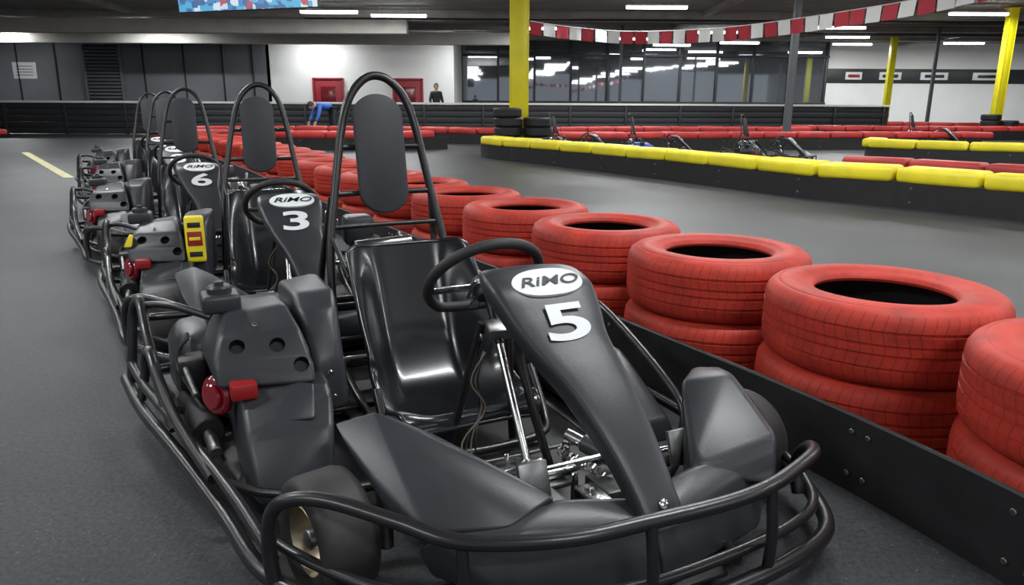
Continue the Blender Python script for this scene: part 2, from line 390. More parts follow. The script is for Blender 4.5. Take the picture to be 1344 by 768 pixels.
rb=[(-.57,-.385,.12),(-.62,-.375,.35),(-.68,-.36,.58),(-.73,-.325,.77),(-.785,-.275,1.0),(-.815,-.235,1.11),(-.835,-.18,1.175),(-.842,-.125,1.195),(-.835,-.07,1.175),(-.82,-.02,1.11),(-.79,.01,1.0),(-.735,.045,.77),(-.68,.075,.58),(-.62,.10,.35),(-.57,.11,.12)]
sweep(mb,rb,.0155,T,6,12)
sweep(mb,[(-.771,-.29,.94),(-.785,-.14,.94),(-.774,.022,.94)],.011,T,2,10)
sweep(mb,[(-.735,-.322,.775),(-.75,-.14,.775),(-.737,.04,.775)],.011,T,2,10)
sweep(mb,[(-.70,-.345,.66),(-.71,-.14,.66),(-.705,.058,.66)],.009,T,2,10)
for y0,y1 in ((-.335,-.36),(.045,.09)):
    sweep(mb,[(-.735,y0,.76),(-.84,y1,.5),(-.915,y1,.33)],.013,T,3,10)
sweep(mb,[(-.68,-.35,.62),(-.58,-.32,.50)],.010,T,1,8);sweep(mb,[(-.68,.07,.60),(-.58,.05,.50)],.010,T,1,8)
parts.append(('roll_bar',mb.mesh('roll_bar',60)))
mb=MB()
A=Vector((-.712,-.145,.70));B=Vector((-.792,-.145,1.125));ax=(B-A).normalized();L=(B-A).length;nn=Vector((ax.z,0,-ax.x))
out=[];r=.091
for k in range(25):
    a=math.pi*k/24;out.append((r*math.cos(a),L-r*.85+r*.85*math.sin(a)))
for k in range(25):
    a=math.pi+math.pi*k/24;out.append((r*math.cos(a),r*.85+r*.85*math.sin(a)))
V=[];n=len(out)
for d,s in ((.0,.97),(.004,1),(.022,1),(.027,.985),(.0285,.96)):
    for y,z in out: V.append(A+Vector((0,y*s,0))+ax*((z-L/2)*(1-(1-s)*.5)+L/2)+nn*d)
F=[]
for l in range(4):
    for k in range(n):F.append((l*n+k,l*n+(k+1)%n,(l+1)*n+(k+1)%n,(l+1)*n+k))
F.append(tuple(range(n)));F.append(tuple(4*n+k for k in range(n)))
mb.add(V,F,M['matte']);parts.append(('headrest_pad',mb.mesh('headrest_pad',50)))

def kart(loc,yaw,num,scale=1.,extra=None,blue=False,name='go_kart'):
    e=bpy.data.objects.new(name,None);e.empty_display_size=.2;COL.objects.link(e)
    e.location=loc;e.rotation_euler=(0,0,yaw-math.pi/2);e.scale=(scale,)*3
    for nme,me in parts:
        o=bpy.data.objects.new(nme,me);COL.objects.link(o);o.parent=e
        if blue and nme in('side_pods','engine_cover'):
            o.material_slots[0].link='OBJECT';o.material_slots[0].material=M['blue']
    o=bpy.data.objects.new('race_number',number(num));COL.objects.link(o);o.parent=e
    if extra: extra(e)
    return e
def sticker(e):
    mb=MB();dz=.045
    pts=[(-.105,-.545,.50+dz),(-.105,-.455,.50+dz),(-.085,-.545,.27+dz),(-.085,-.455,.27+dz)]
    hull(mb,pts+[(x-.05,y,z) for x,y,z in pts],M['yel'],.012)
    z0=.27+dz
    def patch(h0,h1,wy,off,m):
        q=[]
        for hh in (h0,h1):
            x=-.085-.02*(hh/.23)
            for y in (-.5-wy,-.5+wy):
                q+=[(x+off,y,z0+hh),(x-.02,y,z0+hh)]
        hull(mb,q,m,.001)
    patch(.085,.155,.034,.003,M['redp']);patch(.175,.20,.030,.002,M['blackink']);patch(.03,.055,.030,.002,M['blackink']);patch(.112,.128,.026,.0045,M['yel'])
    mb.obj('yellow_warning_label',40,e)
    mb=MB();hull(mb,[(-.15,-.83,.40),(-.15,-.80,.46),(-.19,-.83,.40),(-.19,-.80,.46),(-.14,-.79,.40),(-.15,-.78,.46)],M['yel'],.004);mb.obj('yellow_tag',40,e)
OX,OY=-.031,2.157
kart((OX,OY,0),math.radians(26),'5')
kpos=[(OX-1.05,OY+1.56,'3',sticker,20),(OX-2.2,OY+3.30,'6',None,22),(OX-3.2,OY+5.2,'8',None,23),(OX-4.2,OY+7.0,'2',None,25)]
for x,y,s,ex,yw in kpos:
    kart((x,y,0),math.radians(yw),s,1.,ex)
for x,y,a,s,bl in ((1.35,14.6,62,'1',True),(2.85,14.3,70,'4',True),(4.75,13.6,48,'9',False),(10.9,19.5,40,'2',False)):
    kart((x,y,0),math.radians(a),s,.76,None,bl)

# ------------------------------------------------------------ tyres
def tyre_mat():
    m=mat('red_painted_rubber',(.40,.035,.025),.58,spec=.3);nt=m.node_tree;b=nt.nodes['Principled BSDF']
    tc=nt.nodes.new('ShaderNodeTexCoord');sp=nt.nodes.new('ShaderNodeSeparateXYZ');nt.links.new(tc.outputs['Object'],sp.inputs[0])
    def mth(op,a,b2=None):
        n=nt.nodes.new('ShaderNodeMath');n.operation=op
        for i,v in enumerate((a,b2)):
            if v is None: continue
            if isinstance(v,(int,float)): n.inputs[i].default_value=v
            else: nt.links.new(v,n.inputs[i])
        return n.outputs[0]
    ang=mth('ARCTAN2',sp.outputs[1],sp.outputs[0])
    zz=mth('MULTIPLY',sp.outputs[2],16.)
    tri=mth('MULTIPLY',mth('PINGPONG',zz,1.0),.45)
    f=mth('FRACT',mth('ADD',mth('MULTIPLY',ang,70/(2*math.pi)),tri))
    g=mth('LESS_THAN',f,.09)
    rr=mth('SQRT',mth('ADD',mth('MULTIPLY',sp.outputs[0],sp.outputs[0]),mth('MULTIPLY',sp.outputs[1],sp.outputs[1])))
    g=mth('MULTIPLY',g,mth('GREATER_THAN',rr,.366))
    rib=mth('MULTIPLY',mth('LESS_THAN',mth('FRACT',mth('MULTIPLY',rr,38.)),.12),mth('LESS_THAN',rr,.36))
    n=nt.nodes.new('ShaderNodeTexNoise');n.inputs['Scale'].default_value=9;n.inputs['Detail'].default_value=8;n.inputs['Roughness'].default_value=.7
    nt.links.new(tc.outputs['Object'],n.inputs['Vector'])
    h=mth('ADD',mth('MULTIPLY',mth('ADD',mth('MULTIPLY',g,.6),mth('MULTIPLY',rib,.3)),-1.),mth('MULTIPLY',n.outputs['Fac'],.3))
    bp=nt.nodes.new('ShaderNodeBump');bp.inputs['Strength'].default_value=.55;bp.inputs['Distance'].default_value=.005
    nt.links.new(h,bp.inputs['Height']);nt.links.new(bp.outputs['Normal'],b.inputs['Normal'])
    r=nt.nodes.new('ShaderNodeValToRGB');r.color_ramp.elements[0].position=.28;r.color_ramp.elements[1].position=.58
    r.color_ramp.elements[0].color=(.27,.026,.016,1);r.color_ramp.elements[1].color=(.45,.036,.020,1)
    nt.links.new(n.outputs['Fac'],r.inputs['Fac'])
    mx=nt.nodes.new('ShaderNodeMix');mx.data_type='RGBA';mx.blend_type='MULTIPLY'
    nt.links.new(g,mx.inputs['Factor']);nt.links.new(r.outputs['Color'],mx.inputs[6]);mx.inputs[7].default_value=(.62,.58,.58,1)
    nt.links.new(mx.outputs[2],b.inputs['Base Color']);return m
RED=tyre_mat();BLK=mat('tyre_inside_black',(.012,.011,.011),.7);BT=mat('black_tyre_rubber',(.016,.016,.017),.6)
def tyre_prof(w,R):
    h=w/2
    half=[(R,.010),(R-.007,.012),(R-.007,.019),(R,.021),(R,.052),(R-.007,.054),(R-.007,.061),(R-.001,.063),(R-.004,h*.70),(R-.014,h*.84),(R-.030,h*.94),(R-.042,h*.965),(R-.046,h*.95),(R-.052,h*.985),(R-.085,h),(R-.118,h*.98),(R-.122,h*.95),(R-.145,h*.90),(R-.158,h*.84),(R-.163,h*.74),(R-.158,h*.66)]
    inner=[(R-.13,h*.72),(R-.07,h*.74),(R-.035,h*.55),(R-.028,h*.2)]
    return half,inner
def tyre(mb,z0,w=.25,R=.385,red=RED,n=72,off=(0,0),rot=0,tilt=0):
    half,inner=tyre_prof(w,R)
    top=half+inner
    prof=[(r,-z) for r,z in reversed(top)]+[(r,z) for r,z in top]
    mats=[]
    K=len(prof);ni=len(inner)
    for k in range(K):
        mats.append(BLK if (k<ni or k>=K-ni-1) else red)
    M4=Matrix.Translation((off[0],off[1],z0+w/2))@Matrix.Rotation(tilt,4,'X')@Matrix.Rotation(rot,4,'Z')
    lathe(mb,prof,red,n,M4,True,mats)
stack_meshes=[]
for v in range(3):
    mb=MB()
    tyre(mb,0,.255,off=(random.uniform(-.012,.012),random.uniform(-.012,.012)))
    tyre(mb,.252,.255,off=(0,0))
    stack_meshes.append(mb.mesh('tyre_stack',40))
def stack(x,y,v=0,rz=0,name='red_tyre_stack'):
    o=bpy.data.objects.new(name,stack_meshes[v%3]);COL.objects.link(o);o.location=(x,y,0);o.rotation_euler=(0,0,rz)
sp=[(1.57,1.73),(1.275,2.46),(.89,3.14),(.485,3.81),(.08,4.48),(-.32,5.15)]
x,y=sp[-1]
d=[31,31,30,30,29,29,29,30,31,32,33,34,36,38,40,42]
for a in d:
    a=math.radians(a);x-=.782*math.sin(a);y+=.782*math.cos(a);sp.append((x,y))
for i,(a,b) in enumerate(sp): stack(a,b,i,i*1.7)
def smoothpath(P,n=6): return catmull([Vector((p[0],p[1],0)) for p in P],n)
def normals(pts):
    N=[]
    for i in range(len(pts)):
        t=(pts[min(i+1,len(pts)-1)]-pts[max(i-1,0)]).normalized();N.append(Vector((t.y,-t.x,0)))
    return N
BOARD=mat('black_rubber_board',(.012,.012,.013),.5,noise=.3,nscale=6,bump=.3,bscale=25)
def board(mb,pts,h,th,m,z0=0.):
    nn=normals(pts);V=[];F=[]
    b=.006
    sec=[(-th/2,z0),(-th/2,z0+h-b),(-th/2+b,z0+h),(th/2-b,z0+h),(th/2,z0+h-b),(th/2,z0)]
    for p,n in zip(pts,nn):
        for o,z in sec: V.append(p+n*o+Vector((0,0,z)))
    K=6
    for i in range(len(pts)-1):
        for k in range(K): F.append((i*K+k,i*K+(k+1)%K,(i+1)*K+(k+1)%K,(i+1)*K+k))
    F.append(tuple(range(K)));F.append(tuple((len(pts)-1)*K+k for k in range(K)))
    mb.add(V,F,m)
bp=[(1.45,.55),(1.33,1.05),(1.155,1.60),(.90,2.16),(.50,2.88)]
for i in range(3,len(sp)-1):
    a=Vector(sp[i]);b=Vector(sp[i+1]);t=(b-a).normalized();n=Vector((-t.y,t.x));c=a+n*.425
    bp.append((c.x,c.y))
bpts=smoothpath(bp,5)
mb=MB();board(mb,bpts,.235,.016,BOARD)
nb=normals(bpts)
for i in range(1,len(bpts)-1,4):
    p=bpts[i];n=nb[i];side=-1
    t=(bpts[i+1]-p).normalized()
    for dz in (.055,.185):
        for dd in (0,.055):
            q=p+t*dd+n*side*.008+Vector((0,0,dz));bolt(mb,q,n*side,.009,M['dsteel'])
mb.obj('track_edge_board',40)
YB=mat('yellow_barrier_foam',(.82,.70,.02),.5,noise=.10,nscale=4,bump=.2,bscale=20)
RBm=mat('red_barrier_foam',(.48,.035,.03),.5,noise=.2,nscale=4,bump=.2,bscale=20)
def barrier(path,colors,name,h=.29,bh=.17,L=.88,w=.40,n=8,side=1):
    pts=smoothpath(path,n);mb=MB()
    board(mb,pts,h,.03,BOARD)
    nn=normals(pts)
    acc=[0]
    for i in range(1,len(pts)): acc.append(acc[-1]+(pts[i]-pts[i-1]).length)
    tot=acc[-1];s=0
    def at(s):
        for i in range(1,len(acc)):
            if acc[i]>=s:
                f=(s-acc[i-1])/(acc[i]-acc[i-1]);return pts[i-1].lerp(pts[i],f),nn[i]
        return pts[-1],nn[-1]
    while s+L*.6<tot:
        p,n1=at(min(s+L/2,tot));t=Vector((-n1.y,n1.x,0))
        rot=Matrix((t,n1,Vector((0,0,1)))).transposed()
        off=n1*side*(w/2-.04)
        box(mb,p+off+Vector((0,0,h+bh/2-.02)),(L*.97,w,bh),colors,.055,rot@Euler((random.uniform(-.03,.03),random.uniform(-.02,.02),0)).to_matrix(),3)
        s+=L
    s=.3
    while s<tot:
        p,n1=at(s)
        for dz in (.07,.22): bolt(mb,p-n1*side*.015+Vector((0,0,dz)),-n1*side,.015,M['dsteel'])
        s+=1.3
    return mb.obj(name,40)
isl=[(7.2,5.0),(6.0,6.05),(4.99,7.2),(4.37,8.0),(3.5,9.0),(2.5,10.7),(1.27,12.7),(.3,14.1),(-.35,15.0),(-.56,15.4),(-.66,15.8)]
barrier(isl,YB,'yellow_padded_barrier',side=1)
barrier([(1.0,17.7),(3.5,18.0),(6,18.6),(9,19.0),(12,19.3)],RBm,'red_padded_barrier',side=-1)
barrier([(8.2,6.6),(6.8,8.0),(5.6,9.3),(4.7,10.3)],RBm,'red_padded_barrier',side=1,h=.26)
barrier([(14,11.3),(10.5,12.8),(7.8,14.4),(7.2,15.2),(7.6,16.0)],YB,'yellow_padded_barrier',side=1)
barrier([(-9.5,20.3),(-6,21.2),(-3,21.2),(-.7,20.4),(.4,20.8),(2,21.8),(5,22.5),(9,23)],RBm,'red_padded_barrier',side=-1)
barrier([(-7.8,18.2),(-5,17.6),(-2.8,17.6),(-1.6,18.4)],RBm,'red_padded_barrier',side=-1)
barrier([(-19,22.6),(-15.2,22.9)],RBm,'red_padded_barrier',side=-1,h=.1)
barrier([(9,24.6),(13,24.4),(18,24.6),(24,25)],RBm,'red_padded_barrier',side=-1)
barrier([(15,31),(18,29.5),(23,30)],RBm,'red_padded_barrier',side=-1)
def blackpile(x,y,n,name='black_tyre_pile'):
    mb=MB()
    for k in range(n):
        for dx,dy in ((-.22,0),(.42,.03)):
            if k>=n-1 and dx>0: continue
            tyre(mb,k*.2,.2,.31,BT,36,off=(dx+random.uniform(-.03,.0),dy+random.uniform(-.03,.03)))
    mb.obj(name,40,None,(x,y,0))
YC=mat('yellow_column_paint',(.80,.70,.012),.4,noise=.08,nscale=2)
def column(x,y,s,h=4.3,m=YC,name='yellow_column'):
    mb=MB()
    f=.028*s/.4
    for sx in (-1,1): box(mb,(sx*(s/2-f/2),0,h/2),(f,s,h),m,.003)
    box(mb,(0,0,h/2),(s-f,s*.9,h-.02),m,.003)
    box(mb,(0,0,.015),(s*1.5,s*1.5,.03),m,.004);box(mb,(0,0,h-.02),(s*1.4,s*1.4,.03),m,.004)
    mb.obj(name,40,None,(x,y,0))
column(.13,17.0,.42);blackpile(.13,16.3,5)
column(16.9,26.6,.28);blackpile(16.6,26.0,4)
column(18.1,37,.26)
GC=mat('grey_steel',(.12,.13,.14),.5)
column(7.45,20.6,.17,4.3,GC,'grey_column')
column(12,33,.12,4.3,GC,'grey_column');column(4.6,33,.12,4.3,GC,'grey_column');column(18,33,.12,4.3,GC,'grey_column')

# ------------------------------------------------------------ ROOM
def floor_mat():
    m=bpy.data.materials.new('asphalt');m.use_nodes=True;nt=m.node_tree;b=nt.nodes['Principled BSDF']
    tc=nt.nodes.new('ShaderNodeTexCoord')
    n=nt.nodes.new('ShaderNodeTexNoise');n.inputs['Scale'].default_value=70;n.inputs['Detail'].default_value=7;n.inputs['Roughness'].default_value=.85
    n2=nt.nodes.new('ShaderNodeTexNoise');n2.inputs['Scale'].default_value=1.1;n2.inputs['Detail'].default_value=7
    v=nt.nodes.new('ShaderNodeTexVoronoi');v.inputs['Scale'].default_value=38
    for q in (n,n2,v): nt.links.new(tc.outputs['Object'],q.inputs['Vector'])
    r=nt.nodes.new('ShaderNodeValToRGB');r.color_ramp.elements[0].position=.38;r.color_ramp.elements[1].position=.64
    r.color_ramp.elements[0].color=(.006,.0065,.008,1);r.color_ramp.elements[1].color=(.085,.088,.095,1)
    nt.links.new(n.outputs['Fac'],r.inputs['Fac'])
    r2=nt.nodes.new('ShaderNodeValToRGB');r2.color_ramp.elements[0].position=.35;r2.color_ramp.elements[1].position=.7
    r2.color_ramp.elements[0].color=(.66,.66,.66,1);r2.color_ramp.elements[1].color=(1.15,1.15,1.15,1)
    nt.links.new(n2.outputs['Fac'],r2.inputs['Fac'])
    mx=nt.nodes.new('ShaderNodeMix');mx.data_type='RGBA';mx.blend_type='MULTIPLY';mx.inputs['Factor'].default_value=1
    nt.links.new(r.outputs['Color'],mx.inputs[6]);nt.links.new(r2.outputs['Color'],mx.inputs[7])
    r3=nt.nodes.new('ShaderNodeValToRGB');r3.color_ramp.elements[0].position=.0;r3.color_ramp.elements[0].color=(1,1,1,1);r3.color_ramp.elements[1].position=.12;r3.color_ramp.elements[1].color=(0,0,0,1)
    nt.links.new(v.outputs['Distance'],r3.inputs['Fac'])
    mx2=nt.nodes.new('ShaderNodeMix');mx2.data_type='RGBA'
    nt.links.new(r3.outputs['Color'],mx2.inputs['Factor']);nt.links.new(mx.outputs[2],mx2.inputs[6]);mx2.inputs[7].default_value=(.26,.26,.27,1)
    nt.links.new(mx2.outputs[2],b.inputs['Base Color'])
    b.inputs['Roughness'].default_value=.43
    bp=nt.nodes.new('ShaderNodeBump');bp.inputs['Strength'].default_value=.8;bp.inputs['Distance'].default_value=.005
    nt.links.new(n.outputs['Fac'],bp.inputs['Height']);nt.links.new(bp.outputs['Normal'],b.inputs['Normal'])
    return m
mb=MB();mb.add([(-32,-10,0),(34,-10,0),(34,52,0),(-32,52,0)],[(0,1,2,3)],floor_mat());mb.obj('floor')
CE=mat('ceiling_concrete',(.27,.26,.235),.8,noise=.15,nscale=1)
mb=MB();box(mb,(1,21,4.45),(66,62,.2),CE,.0)
mb.obj('ceiling')
BE=mat('beam_concrete',(.50,.48,.44),.8,noise=.10,nscale=1.5)
BD=mat('beam_grey',(.30,.285,.26),.7,noise=.15,nscale=2)
mb=MB()
for y in (2,8,14.6,20,28.8,33.6,38,43.5): box(mb,(1,y,4.24),(64,.35,.26),BD,.01)
for x in (-21,-14,-7,0,7,14,21,28): box(mb,(x,21,4.29),(.3,60,.18),BD,.01)
for y,x0,x1 in ((30,-8,24),(35,0,26)): cyl(mb,(x0,y,4.14),(x1,y,4.14),.09,M['dsteel'],16)
mb.obj('ceiling_beams')
mb=MB();box(mb,(-17.5,29.5,3.84),(27,.5,.50),BE,.02);box(mb,(-11,33.5,3.75),(22,.4,.5),BE,.02)
mb.obj('concrete_fascia_beam')
WH=mat('white_wall_paint',(.80,.80,.78),.7,noise=.03,nscale=1)
GW=mat('dark_grey_cladding',(.16,.17,.185),.5,noise=.08,nscale=1)
LV=mat('louvre_dark',(.015,.016,.018),.5)
mb=MB()
box(mb,(-19.5,36.3,2.2),(16.2,.3,4.4),GW,.0)
for x in (-25,-23.2,-21.4,-17.3,-15.4,-13.6,-12.2): box(mb,(x,36.12,2.2),(.06,.06,4.4),LV,.005)
mb.obj('wall_back_left')
mb=MB()
for k in range(26): box(mb,(-19.15,36.0,.3+k*.16),(1.6,.16,.05),GW,.004,Euler((.6,0,0)).to_matrix())
box(mb,(-19.15,36.12,2.2),(1.65,.04,4.2),LV,.002)
for sx in (-.84,.84): box(mb,(-19.15+sx,36.0,2.2),(.08,.2,4.3),GW,.004)
mb.obj('louvre_panel')
mb=MB();box(mb,(-7.2,36.3,2.2),(8.7,.3,4.4),WH,.0);mb.obj('wall_back_center')
RD=mat('red_door_paint',(.28,.02,.03),.45)
RW=mat('red_door_window',(.14,.015,.02),.15)
for i,x in enumerate((-8.7,-4.95)):
    mb=MB();box(mb,(x,36.09,1.05),(1.25,.1,2.1),RD,.01);box(mb,(x,36.04,1.35),(.7,.04,.9),RW,.005)
    for sx in (-.68,.68): box(mb,(x+sx,36.07,1.08),(.08,.14,2.2),RD,.005)
    box(mb,(x,36.07,2.15),(1.44,.14,.08),RD,.005);cyl(mb,(x+.45,36.02,1.05),(x+.45,35.95,1.05),.03,C)
    mb.obj('door_%d'%(i+1))
GL=mat('dark_glass',(.26,.28,.31),.03,metal=.75)
FR=mat('window_frame_dark',(.03,.032,.035),.5)
mb=MB()
rg=random.Random(3)
for k in range(10):
    box(mb,(-1.81+k*1.98,42,2.2),(1.9,.05,4.4),GL,.0,Euler((rg.uniform(-.008,.008),0,rg.uniform(-.02,.02))).to_matrix())
mb.obj('window_1')
mb=MB()
for k in range(11): box(mb,(-2.8+k*1.98,41.9,2.2),(.12,.14,4.4),FR,.005)
for z in (1.15,3.6): box(mb,(7.1,41.88,z),(20,.12,.12),FR,.005)
box(mb,(7.1,42.3,2.2),(20,.1,4.4),LV,0)
mb.obj('trim_1')
mb=MB();box(mb,(-2.9,39.2,2.2),(.2,5.8,4.4),WH,.0);mb.obj('wall_return')
mb=MB();box(mb,(24,42.3,2.2),(14,.3,4.4),WH,.0)
# dark sponsor band fixed to the right back wall
box(mb,(24,42.12,2.62),(13.8,.06,.75),mat('black_banner',(.02,.021,.023),.5),.01)
for x,w,c in ((18.6,.9,'redp'),(20.6,1.2,'white'),(23.0,1.5,'white'),(26,1.8,'white')):
    box(mb,(x,42.07,2.62),(w,.04,.40),M['white'],.01)
    box(mb,(x,42.04,2.62),(w*.7,.03,.16),M['blackink'] if c=='white' else M['redp'],.005)
mb.obj('wall_back_right')
mb=MB();box(mb,(-32,20,2.2),(.3,60,4.4),GW,.0);mb.obj('wall_left')
mb=MB();box(mb,(33,20,2.2),(.3,60,4.4),WH,.0);mb.obj('wall_right')
mb=MB();box(mb,(-22.9,36.13,2.45),(1.1,.04,.75),M['white'],.004)
for k in range(4): box(mb,(-22.9,36.105,2.25+k*.13),(.8,.01,.03),M['dsteel'],.001)
mb.obj('wall_notice')
SL=mat('barrier_slat_black',(.020,.021,.023),.5);CAP=mat('barrier_cap_grey',(.66,.66,.64),.5)
mb=MB()
def longwall(a,b):
    a=Vector((*a,0));b=Vector((*b,0));t=(b-a);L=t.length;t.normalize();rot=Matrix.Rotation(math.atan2(t.y,t.x),3,'Z');c=(a+b)/2
    for k in range(5): box(mb,c+Vector((0,-.03*(k%2),.12+k*.2)),(L,.06,.185),SL,.01,rot)
    box(mb,c+Vector((0,.05,.52)),(L,.04,1.0),SL,.0,rot)
    box(mb,c+Vector((0,0,1.06)),(L,.22,.07),CAP,.008,rot)
    k=0
    while k*2<L:
        p=a+t*k*2;box(mb,p+Vector((0,-.05,.53)),(.08,.08,1.06),SL,.008,rot);k+=1
longwall((-27,25.2),(0,25.9));longwall((0,25.9),(14,28.4))
mb.obj('slatted_barrier_wall')
YL=mat('yellow_floor_paint',(.60,.57,.30),.6,noise=.25,nscale=8)
mb=MB();a=Vector((-10.6,16.3,.004));b=Vector((-6.5,10.9,.004));t=(b-a).normalized();n=Vector((t.y,-t.x,0))*.07
mb.add([a-n,a+n,b+n,b-n],[(0,1,2,3)],YL);mb.obj('floor_line_marking')
RF=mat('flag_red',(.45,.03,.05),.7);WF=mat('flag_white',(.75,.75,.75),.7)
def bunting(P,cols,size,name,gap=.06,cord=True):
    pts=catmull(P,14);mb=MB();sweep(mb,pts,.008,M['white'],1,6,smooth=False)
    s=0;k=0
    acc=[0]
    for q in range(1,len(pts)):acc.append(acc[-1]+(pts[q]-pts[q-1]).length)
    def at(s):
        for q in range(1,len(acc)):
            if acc[q]>=s: return pts[q-1].lerp(pts[q],(s-acc[q-1])/(acc[q]-acc[q-1]))
        return pts[-1]
    while s+size[0]<acc[-1]:
        a=at(s);b=at(s+size[0]);t=(b-a).normalized();n=Vector((t.y,-t.x,0))
        V=[];F=[];N=5;sw=random.uniform(-.06,.06)
        for u in range(N):
            for w in range(4):
                V.append(a.lerp(b,u/(N-1))+Vector((0,0,-size[1]*w/3))+n*(.012*math.sin(u*1.7+k)*w/3+sw*w/3))
        for u in range(N-1):
            for w in range(3):F.append((u*4+w,u*4+w+1,(u+1)*4+w+1,(u+1)*4+w))
        mb.add(V,F,cols[k%len(cols)]);k+=1;s+=size[0]+gap
    return mb.obj(name,60)
bunting([(.36,16.8,2.80),(1.2,16.9,2.70),(2.6,17.0,2.62),(4.3,15.8,2.60),(5.9,13.8,2.70),(7.0,12.4,2.86),(9,10.6,3.4),(10.5,9.6,3.95)],[RF,WF,RF,WF,RF,WF,WF,RF],(.26,.26),'flag_bunting',.03)
def flag_glow_mat():  # flag colours with a glow put in, as the cloth looks bright
    m=mat('flag_panel_glow',(.1,.1,.1),.4);nt=m.node_tree;b=nt.nodes['Principled BSDF']
    tc=nt.nodes.new('ShaderNodeTexCoord');v=nt.nodes.new('ShaderNodeTexVoronoi');v.inputs['Scale'].default_value=9;v.distance='CHEBYCHEV'
    nt.links.new(tc.outputs['Object'],v.inputs['Vector'])
    sp=nt.nodes.new('ShaderNodeSeparateColor');nt.links.new(v.outputs['Color'],sp.inputs[0])
    r=nt.nodes.new('ShaderNodeValToRGB');r.color_ramp.interpolation='CONSTANT'
    cols=[(0,(.02,.12,.35)),(.25,(.05,.45,.75)),(.5,(.75,.85,.95)),(.68,(.02,.25,.6)),(.82,(.5,.05,.08)),(.9,(.6,.8,.95))]
    els=r.color_ramp.elements
    els[0].position=0;els[0].color=(*cols[0][1],1);els[1].position=.25;els[1].color=(*cols[1][1],1)
    for p,c in cols[2:]:
        e=els.new(p);e.color=(*c,1)
    nt.links.new(sp.outputs[0],r.inputs['Fac']);nt.links.new(r.outputs['Color'],b.inputs['Emission Color']);b.inputs['Emission Strength'].default_value=.8
    return m
mb=MB();rt=Matrix.Rotation(math.radians(-2.5),3,'Y')
box(mb,(-4.72,14.0,3.06),(2.5,.05,.78),FR,.01,rt);box(mb,(-4.72,13.96,3.06),(2.46,.02,.75),flag_glow_mat(),.002,rt)
for x in (-5.8,-3.7): cyl(mb,(x,14,3.4),(x,14,4.36),.008,D,8)
mb.obj('hanging_flag_panel')  # made-up glowing panel in place of a string of translucent flags
# ------------------------------------------------------------ lights
TE=mat('fluorescent_tube',(1,1,1),.5,emit=(.95,.98,1.0),estr=14.)
HS=mat('lamp_housing',(.6,.6,.6),.5)
def lamp(x,y,z=4.02,L=1.9,rot=0.,power=70,light=True):
    e=bpy.data.objects.new('ceiling_tube_light',None);COL.objects.link(e);e.location=(x,y,z);e.rotation_euler=(0,0,rot)
    mb=MB();box(mb,(0,0,.065),(L+.06,.20,.05),HS,.01)
    for sx in (-L*.35,L*.35): cyl(mb,(sx,0,.07),(sx,0,4.34-z),.008,HS,8)
    mb.obj('housing',40,e)
    mb=MB();cyl(mb,(-L/2,-.05,0),(L/2,-.05,0),.04,TE,12);cyl(mb,(-L/2,.05,0),(L/2,.05,0),.04,TE,12);mb.obj('tubes',40,e)
    if light:
        l=bpy.data.lights.new('tube_glow','AREA');l.shape='RECTANGLE';l.size=L;l.size_y=.16;l.energy=power;l.color=(.96,.985,1.0)
        o=bpy.data.objects.new('tube_glow',l);COL.objects.link(o);o.parent=e;o.location=(0,0,-.05)
seen_and_added=[(-6.2,26.4,130),(-4.0,27.4,130),(4.5,24.7,120),(15.4,26,130),(12.9,30.8,130),(11.2,38.5,100),(1.2,31.7,130),(-1.9,34.5,100),(-15,32.2,170),(8.2,40.2,60),(17,39.0,180),(22,38,220),(5.5,36.5,100),(-22,33,150),(27,37,220),(-9,34.9,90),(15,35,70),(8.5,33,70)]  # also holds unseen lamps added to brighten the back walls
for x,y,pw in seen_and_added: lamp(x,y,power=pw)
for y in (-2.5,2.0,6.5,11.5,17,21.5):
    for x in (-11,-4.5,2,8.5,15):
        lamp(x+(.8 if int(y)%2 else 0),y,power=130)
w=bpy.data.worlds.new('w');scene.world=w;w.use_nodes=True
w.node_tree.nodes['Background'].inputs['Color'].default_value=(.78,.82,.87,1);w.node_tree.nodes['Background'].inputs['Strength'].default_value=.65
# ------------------------------------------------------------ people
SK=mat('skin',(.55,.34,.26),.5);HR=mat('dark_hair',(.02,.015,.012),.6);DJ=mat('dark_jacket',(.018,.02,.024),.7);JN=mat('dark_trousers',(.02,.022,.03),.7);BJ=mat('blue_jacket',(.04,.15,.60),.6);SH=mat('shoes',(.02,.02,.02),.5)
def skinned(name,verts,edges,rad,m,parent,root=0,lv=2):
    me=bpy.data.meshes.new(name);me.from_pydata([tuple(v) for v in verts],edges,[]);me.materials.append(m)
    o=bpy.data.objects.new(name,me);COL.objects.link(o)
    md=o.modifiers.new('s','SKIN');md.use_smooth_shade=True
    for i,r in enumerate(rad):
        sv=me.skin_vertices[0].data[i];sv.radius=(r,r) if not isinstance(r,tuple) else r;sv.use_root=(i==root)
    s=o.modifiers.new('ss','SUBSURF');s.levels=lv;s.render_levels=lv
    o.parent=parent;return o
def hand(parent,wr,d,side,m):
    wr=Vector(wr);d=Vector(d).normalized();s=Vector(side).normalized()
    V=[wr,wr+d*.05,wr+d*.09];E=[(0,1),(1,2)];R=[.024,(.036,.018),(.034,.016)]
    nrm=d.cross(s)
    for k,(o,l) in enumerate(((-.03,.065),(-.01,.078),(.01,.074),(.03,.058))):
        b=wr+d*.085+s*o;i=len(V);V+=[b,b+d*l*.5+nrm*.008,b+d*l+nrm*.028];E+=[(2,i),(i,i+1),(i+1,i+2)];R+=[.010,.009,.008]
    b=wr+d*.035-s*.035;i=len(V);V+=[b,b+d*.03-s*.022,b+d*.06-s*.026];E+=[(1,i),(i,i+1),(i+1,i+2)];R+=[.012,.010,.009]
    skinned('hand',V,E,R,m,parent,1,1)
